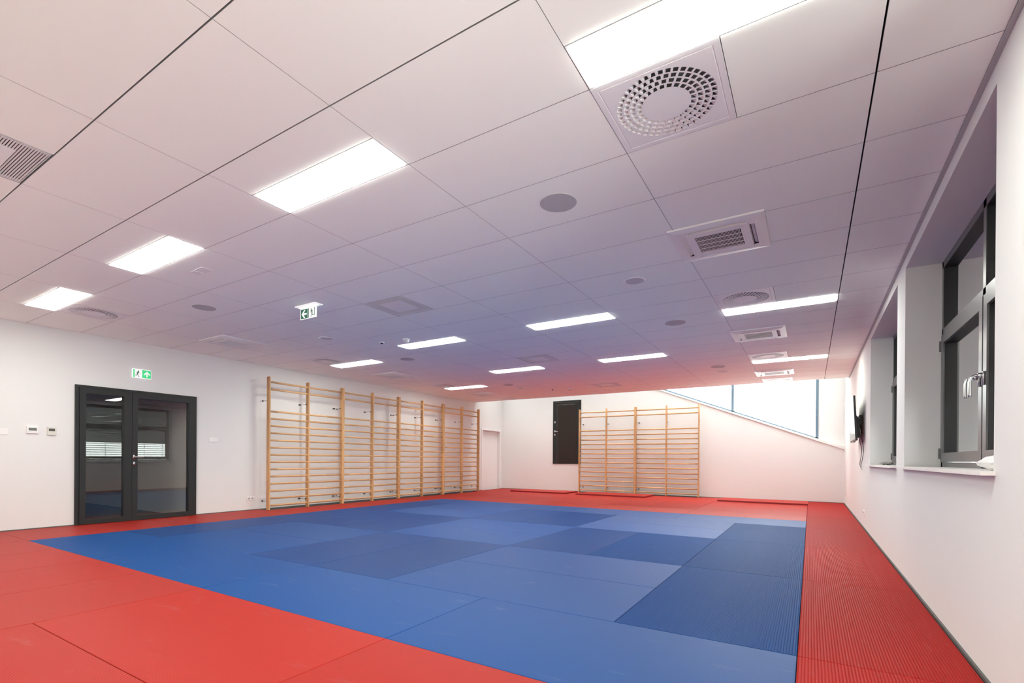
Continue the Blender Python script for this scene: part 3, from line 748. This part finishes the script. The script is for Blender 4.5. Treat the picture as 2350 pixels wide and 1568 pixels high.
# right red border
XM = XR-.016
ys = [my_(-2), my_(-1), my_(1), my_(3), my_(5), my_(7), my_(9), my_(11), YF-.02]
for i in range(8):
    judo(mx_(0), XM, ys[i], ys[i+1], M['redrib'], 'ribbed red judo mat of the right border under the windows, %s from the camera' % OR[i], RG, 'y')
# near red area
for i in range(2):
    for q, (a, c) in enumerate(((-1, 0), (-2, -1))):
        judo(mx_(2*i+2), mx_(2*i), my_(a), my_(c), M['redmat'], 'red crosswise judo mat in front of the blue area, %s from right, %s row out' % (OR[i], OR[q]), RG)
for i in range(4):
    judo(mx_(5+i), mx_(4+i), my_(-2), my_(0), M['redmat'], 'red judo mat laid lengthwise in the near left area, %s from the left border' % OR[3-i], RG)
# left red border
XW = XL+.016; XB = -8.955
yl = [my_(-2), my_(0), my_(2), 5.745, 7.56, 9.36, 11.16, 12.98, YF-.02]
for i in range(8):
    judo(XB if 3 <= i <= 6 else XW, mx_(8), yl[i], yl[i+1], M['redmat'], 'red judo mat of the left border, %s along the left wall from the camera' % (OR+['ninth'])[i], RG, 'y')
# far red area
for i in range(4):
    x0, x1 = mx_(2*i+2), mx_(2*i); xm = mx_(2*i+1)
    judo(x0, x1, my_(8), my_(9), M['redmat'], 'red judo mat laid crosswise just beyond the blue area, %s from the right' % OR[i], RG)
    if i % 2 == 0:
        judo(x0, x1, my_(9), my_(10), M['redmat'], 'red crosswise judo mat, second row beyond the blue area, %s block from right' % OR[i], RG)
        judo(x0, x1, my_(10), my_(11), M['redmat'], 'red crosswise judo mat, third row beyond the blue area, %s block from right' % OR[i], RG)
    else:
        judo(xm, x1, my_(9), my_(11), M['redmat'], 'red lengthwise judo mat beyond the blue, right of pair, %s block from right' % OR[i], RG)
        judo(x0, xm, my_(9), my_(11), M['redmat'], 'red lengthwise judo mat beyond the blue, left of pair, %s block from right' % OR[i], RG)
    judo(x0, x1, my_(11), my_(12), M['redmat'], 'red judo mat laid crosswise in the row before the end wall, %s from the right' % OR[i], RG)
xs = [mx_(0), -2.60, mx_(4)-.01, -6.27, mx_(8)]
for i in range(4):
    yb_ = 14.50 if i in (1, 2) else YF-.02
    judo(xs[i+1], xs[i], my_(12), yb_, M['redmat'], 'red judo mat against the foot of the end wall, %s from the right' % OR[i], RG, 'x')
# three loose mats lying on top
for i, (x0, x1, y0, y1, rz, l) in enumerate(((-8.13, -6.23, 13.50, 14.48, -.0, 'loose red mat with crimson edge on the floor mats, left of the end wall bars'),
        (-5.86, -3.82, 13.44, 14.42, 0, 'loose red mat with crimson edge at the foot of the end wall bars'),
        (-2.0, -.045, 13.47, 14.44, 0, 'loose red mat with crimson edge lying right of the end wall bars'))):
    judo(x0, x1, y0, y1, M['redmat'], l, 'loose red mats', None, 0.0, M['side'])

# ------------------------------------------------------------------ television
r = empty('television', (.62, 10.0, 1.36), 0, 'black flat television on a tilting bracket beside the farther window niche', 'television')
r.rotation_euler = (0, math.radians(-3.0), 0)
m = MB(); m.cbox(-.6, .6, -.35, .35, 0, .030, .006)
toY = Matrix(((0, 0, -1, 0), (1, 0, 0, 0), (0, 1, 0, .35), (0, 0, 0, 1)))
m.xf(toY); m.build('casing', M['black'], r)
m = MB(); m.quad((-.0305, -.59, .022), (-.0305, .59, .022), (-.0305, .59, .69), (-.0305, -.59, .69)); m.build('screen', M['screen'], r)
m = MB(); m.prism([(0, .03), (.045, .06), (.05, .34), (0, .42)], 'y', -.42, .42); m.build('rear_housing', M['black'], r)
m = MB(); m.box(-.028, .0, -.12, .12, -.014, .0); m.build('control_strip', M['greyp'], r)
m = MB(); m.box(.045, .083, -.2, .2, .28, .42); m.tube([(.04, -.18, .36), (.078, -.18, .12)], .008, 6); m.tube([(.04, .18, .36), (.078, .18, .12)], .008, 6)
br = m.build('wall_bracket', M['black'], r); br.rotation_euler = (0, math.radians(3.0), 0)
for i, pts in enumerate(([(.66, 9.85, 1.44), (.675, 9.83, 1.34), (.69, 9.70, 1.24), (.69, 9.76, 1.13), (.69, 9.95, 1.03), (.69, 9.98, .97), (.69, 9.80, .92)],
                         [(.66, 9.75, 1.44), (.685, 9.55, 1.36), (.692, 9.42, 1.22), (.692, 9.55, 1.08), (.692, 9.78, .99), (.692, 9.84, .94), (.692, 9.72, .90)])):
    P = [Vector(p) for p in pts]; sm = []
    for a in range(len(P)-1):
        p0 = P[max(a-1, 0)]; p1 = P[a]; p2 = P[a+1]; p3 = P[min(a+2, len(P)-1)]
        for s in range(6):
            t = s/6; sm.append(.5*((2*p1)+(p2-p0)*t+(2*p0-5*p1+4*p2-p3)*t*t+(3*p1-p0-3*p2+p3)*t**3))
    sm.append(P[-1]); m = MB(); m.tube(sm, .0045, 8); tag(m.build('television_cable', M['black'], smooth=True), 'thin black cable dangling below the television, %s of two' % ('left', 'right')[i], 'cable', 'television cables')

# ------------------------------------------------------------------ wall fittings
def on_left(name, y, z, label, cat): return empty(name, (XL, y, z), PI/2, label, cat)       # local -y -> room, local x -> +Y
r = on_left('thermostat', 2.382, 1.389, 'white wall thermostat with grey display, left of the glazed door, larger one', 'thermostat')
m = MB(); m.cbox(-.062, .062, -.05, .05, 0, .026, .004); m.xf(Matrix.Rotation(PI/2, 4, 'X')); m.build('housing', M['whitep'], r)
m = MB(); m.box(-.043, .043, -.0268, -.026, -.012, .028); m.build('display', M['lcd'], r)
m = MB(); m.box(-.045, .045, -.0275, -.026, -.032, -.026); m.build('flap', M['greyp'], r)
r = on_left('thermostat', 2.588, 1.381, 'white wall thermostat with dark display, nearest the glazed door, smaller one', 'thermostat')
m = MB(); m.cbox(-.05, .05, -.058, .058, 0, .024, .004); m.xf(Matrix.Rotation(PI/2, 4, 'X')); m.build('housing', mat('cream_plastic', (.66, .65, .58), .4), r)
m = MB(); m.box(-.034, .034, -.0248, -.024, .0, .036); m.build('display', mat('dark_lcd', (.07, .07, .06), .3), r)
m = MB(); m.disc(0, -.028, 0, .0012, .005, 12); m.xf(Matrix.Translation((0, -.024, 0)) @ Matrix.Rotation(PI/2, 4, 'X')); m.build('button', M['greyp'], r)
r = on_left('switch_panel', 2.03, 1.352, 'flat white multi-gang switch panel at the left picture edge', 'switch')
m = MB(); m.cbox(-.11, .11, -.043, .043, 0, .009, .002); m.xf(Matrix.Rotation(PI/2, 4, 'X')); m.build('plate', M['whitep'], r)
for i in range(5):
    for q in range(2):
        m = MB(); m.box(-.085+.03*i, -.061+.03*i, -.0115, -.009, -.024+.025*q, -.004+.025*q); m.build('switch_button', M['whitep'], r)
r = on_left('light_switch', 4.852, 1.338, 'white double light switch between glazed door and wall bars', 'switch')
m = MB(); m.cbox(-.078, .078, -.04, .04, 0, .010, .002); m.xf(Matrix.Rotation(PI/2, 4, 'X')); m.build('plate', M['whitep'], r)
m = MB(); m.cbox(-.06, -.004, -.026, .026, .010, .016, .002); m.xf(Matrix.Rotation(PI/2, 4, 'X')); m.build('rocker', M['white'], r)
m = MB(); m.cbox(.006, .062, -.028, .028, .010, .013, .001); m.xf(Matrix.Rotation(PI/2, 4, 'X')); m.build('blank_cover', M['whitep'], r)
def socket_plate(r, n):
    m = MB(); m.cbox(-.04*n, .04*n, -.04, .04, 0, .010, .002); m.xf(Matrix.Rotation(PI/2, 4, 'X')); m.build('plate', M['whitep'], r)
    for i in range(n):
        x = -.035*(n-1)+.07*i
        k = MB(); k.ring(x, 0, .010, .013, .019, .023, 24); k.xf(Matrix.Rotation(PI/2, 4, 'X')); s = k.build('socket_ring', M['white'], r)
        k = MB(); k.disc(x, 0, .0101, .0106, .019, 24); k.xf(Matrix.Rotation(PI/2, 4, 'X')); s = k.build('socket_well', M['greyp'], r)
        k = MB(); k.disc(x-.0085, 0, .0107, .0112, .0027, 8); k.disc(x+.0085, 0, .0107, .0112, .0027, 8); k.disc(x, .010, .0107, .02, .003, 8); k.xf(Matrix.Rotation(PI/2, 4, 'X')); k.build('contacts', M['black'], s)
r = on_left('power_socket', 5.56, .226, 'white double power socket low on the wall left of the wall bars', 'socket'); socket_plate(r, 2)
r = on_left('power_socket', 13.33, .19, 'small white power socket between left wall bars and white door', 'socket'); socket_plate(r, 1)
def on_right(name, y, z, label, cat): return empty(name, (XR, y, z), -PI/2, label, cat)
r = on_right('power_socket', 9.43, .238, 'white power socket low on the window wall, nearer one', 'socket'); socket_plate(r, 2)
r = on_right('power_socket', 14.15, .221, 'white power socket low on the window wall near the far corner', 'socket'); socket_plate(r, 1)
r = on_right('light_switch', 14.2, 1.30, 'tall white light switch strip near the far right corner', 'switch')
m = MB(); m.cbox(-.04, .04, -.11, .11, 0, .012, .002); m.xf(Matrix.Rotation(PI/2, 4, 'X')); m.build('plate', M['whitep'], r)
for q in (-.07, 0, .07):
    m = MB(); m.cbox(-.028, .028, q-.03, q+.03, .012, .017, .002); m.xf(Matrix.Rotation(PI/2, 4, 'X')); m.build('rocker', M['white'], r)

# ------------------------------------------------------------------ shoes behind the glass door
def make_shoe():
    r = empty('shoe'); L = .27
    st = [(0, .030, .062), (.03, .037, .075), (.08, .034, .070), (.13, .038, .062), (.19, .046, .05), (.24, .040, .038), (.27, .020, .026)]
    n = 14; vs = []; fs = []
    for x, w_, h in st:
        for k in range(n):
            a = 2*PI*k/n; vs.append((x, w_*math.cos(a), .012+max(0, h*(.5+.5*math.sin(a)))))
    for i in range(len(st)-1):
        for k in range(n): l = (k+1) % n; fs.append((i*n+k, i*n+l, i*n+n+l, i*n+n+k))
    fs += [tuple(range(n-1, -1, -1)), tuple(range((len(st)-1)*n, len(st)*n))]
    m = MB(); m.add(vs, fs); m.build('upper', M['shoe'], r, True)
    m = MB(); m.prism([(-.004, -.02), (.02, -.038), (.10, -.034), (.19, -.046), (.25, -.036), (.275, 0), (.25, .036), (.19, .046), (.10, .034), (.02, .038), (-.004, .02)], 'z', 0, .014); m.build('sole', M['black'], r)
    return r
sh = make_shoe()
for i, (x, y, a, l) in enumerate(((-9.62, 2.98, .3, 'dark red shoe behind the left glass leaf, leftmost of four'), (-9.66, 3.11, .55, 'dark red shoe behind the left glass leaf, second from left'),
                                  (-9.74, 3.21, 1.5, 'dark red shoe behind the left glass leaf, third from left'), (-9.66, 3.44, 1.3, 'dark red shoe behind the left glass leaf, rightmost of four'))):
    o = sh if i == 0 else copy_tree(sh)
    o.location = (x, y, -.04); o.rotation_euler = (0, 0, a); tag(o, l, 'shoe', 'shoes behind the glass door')
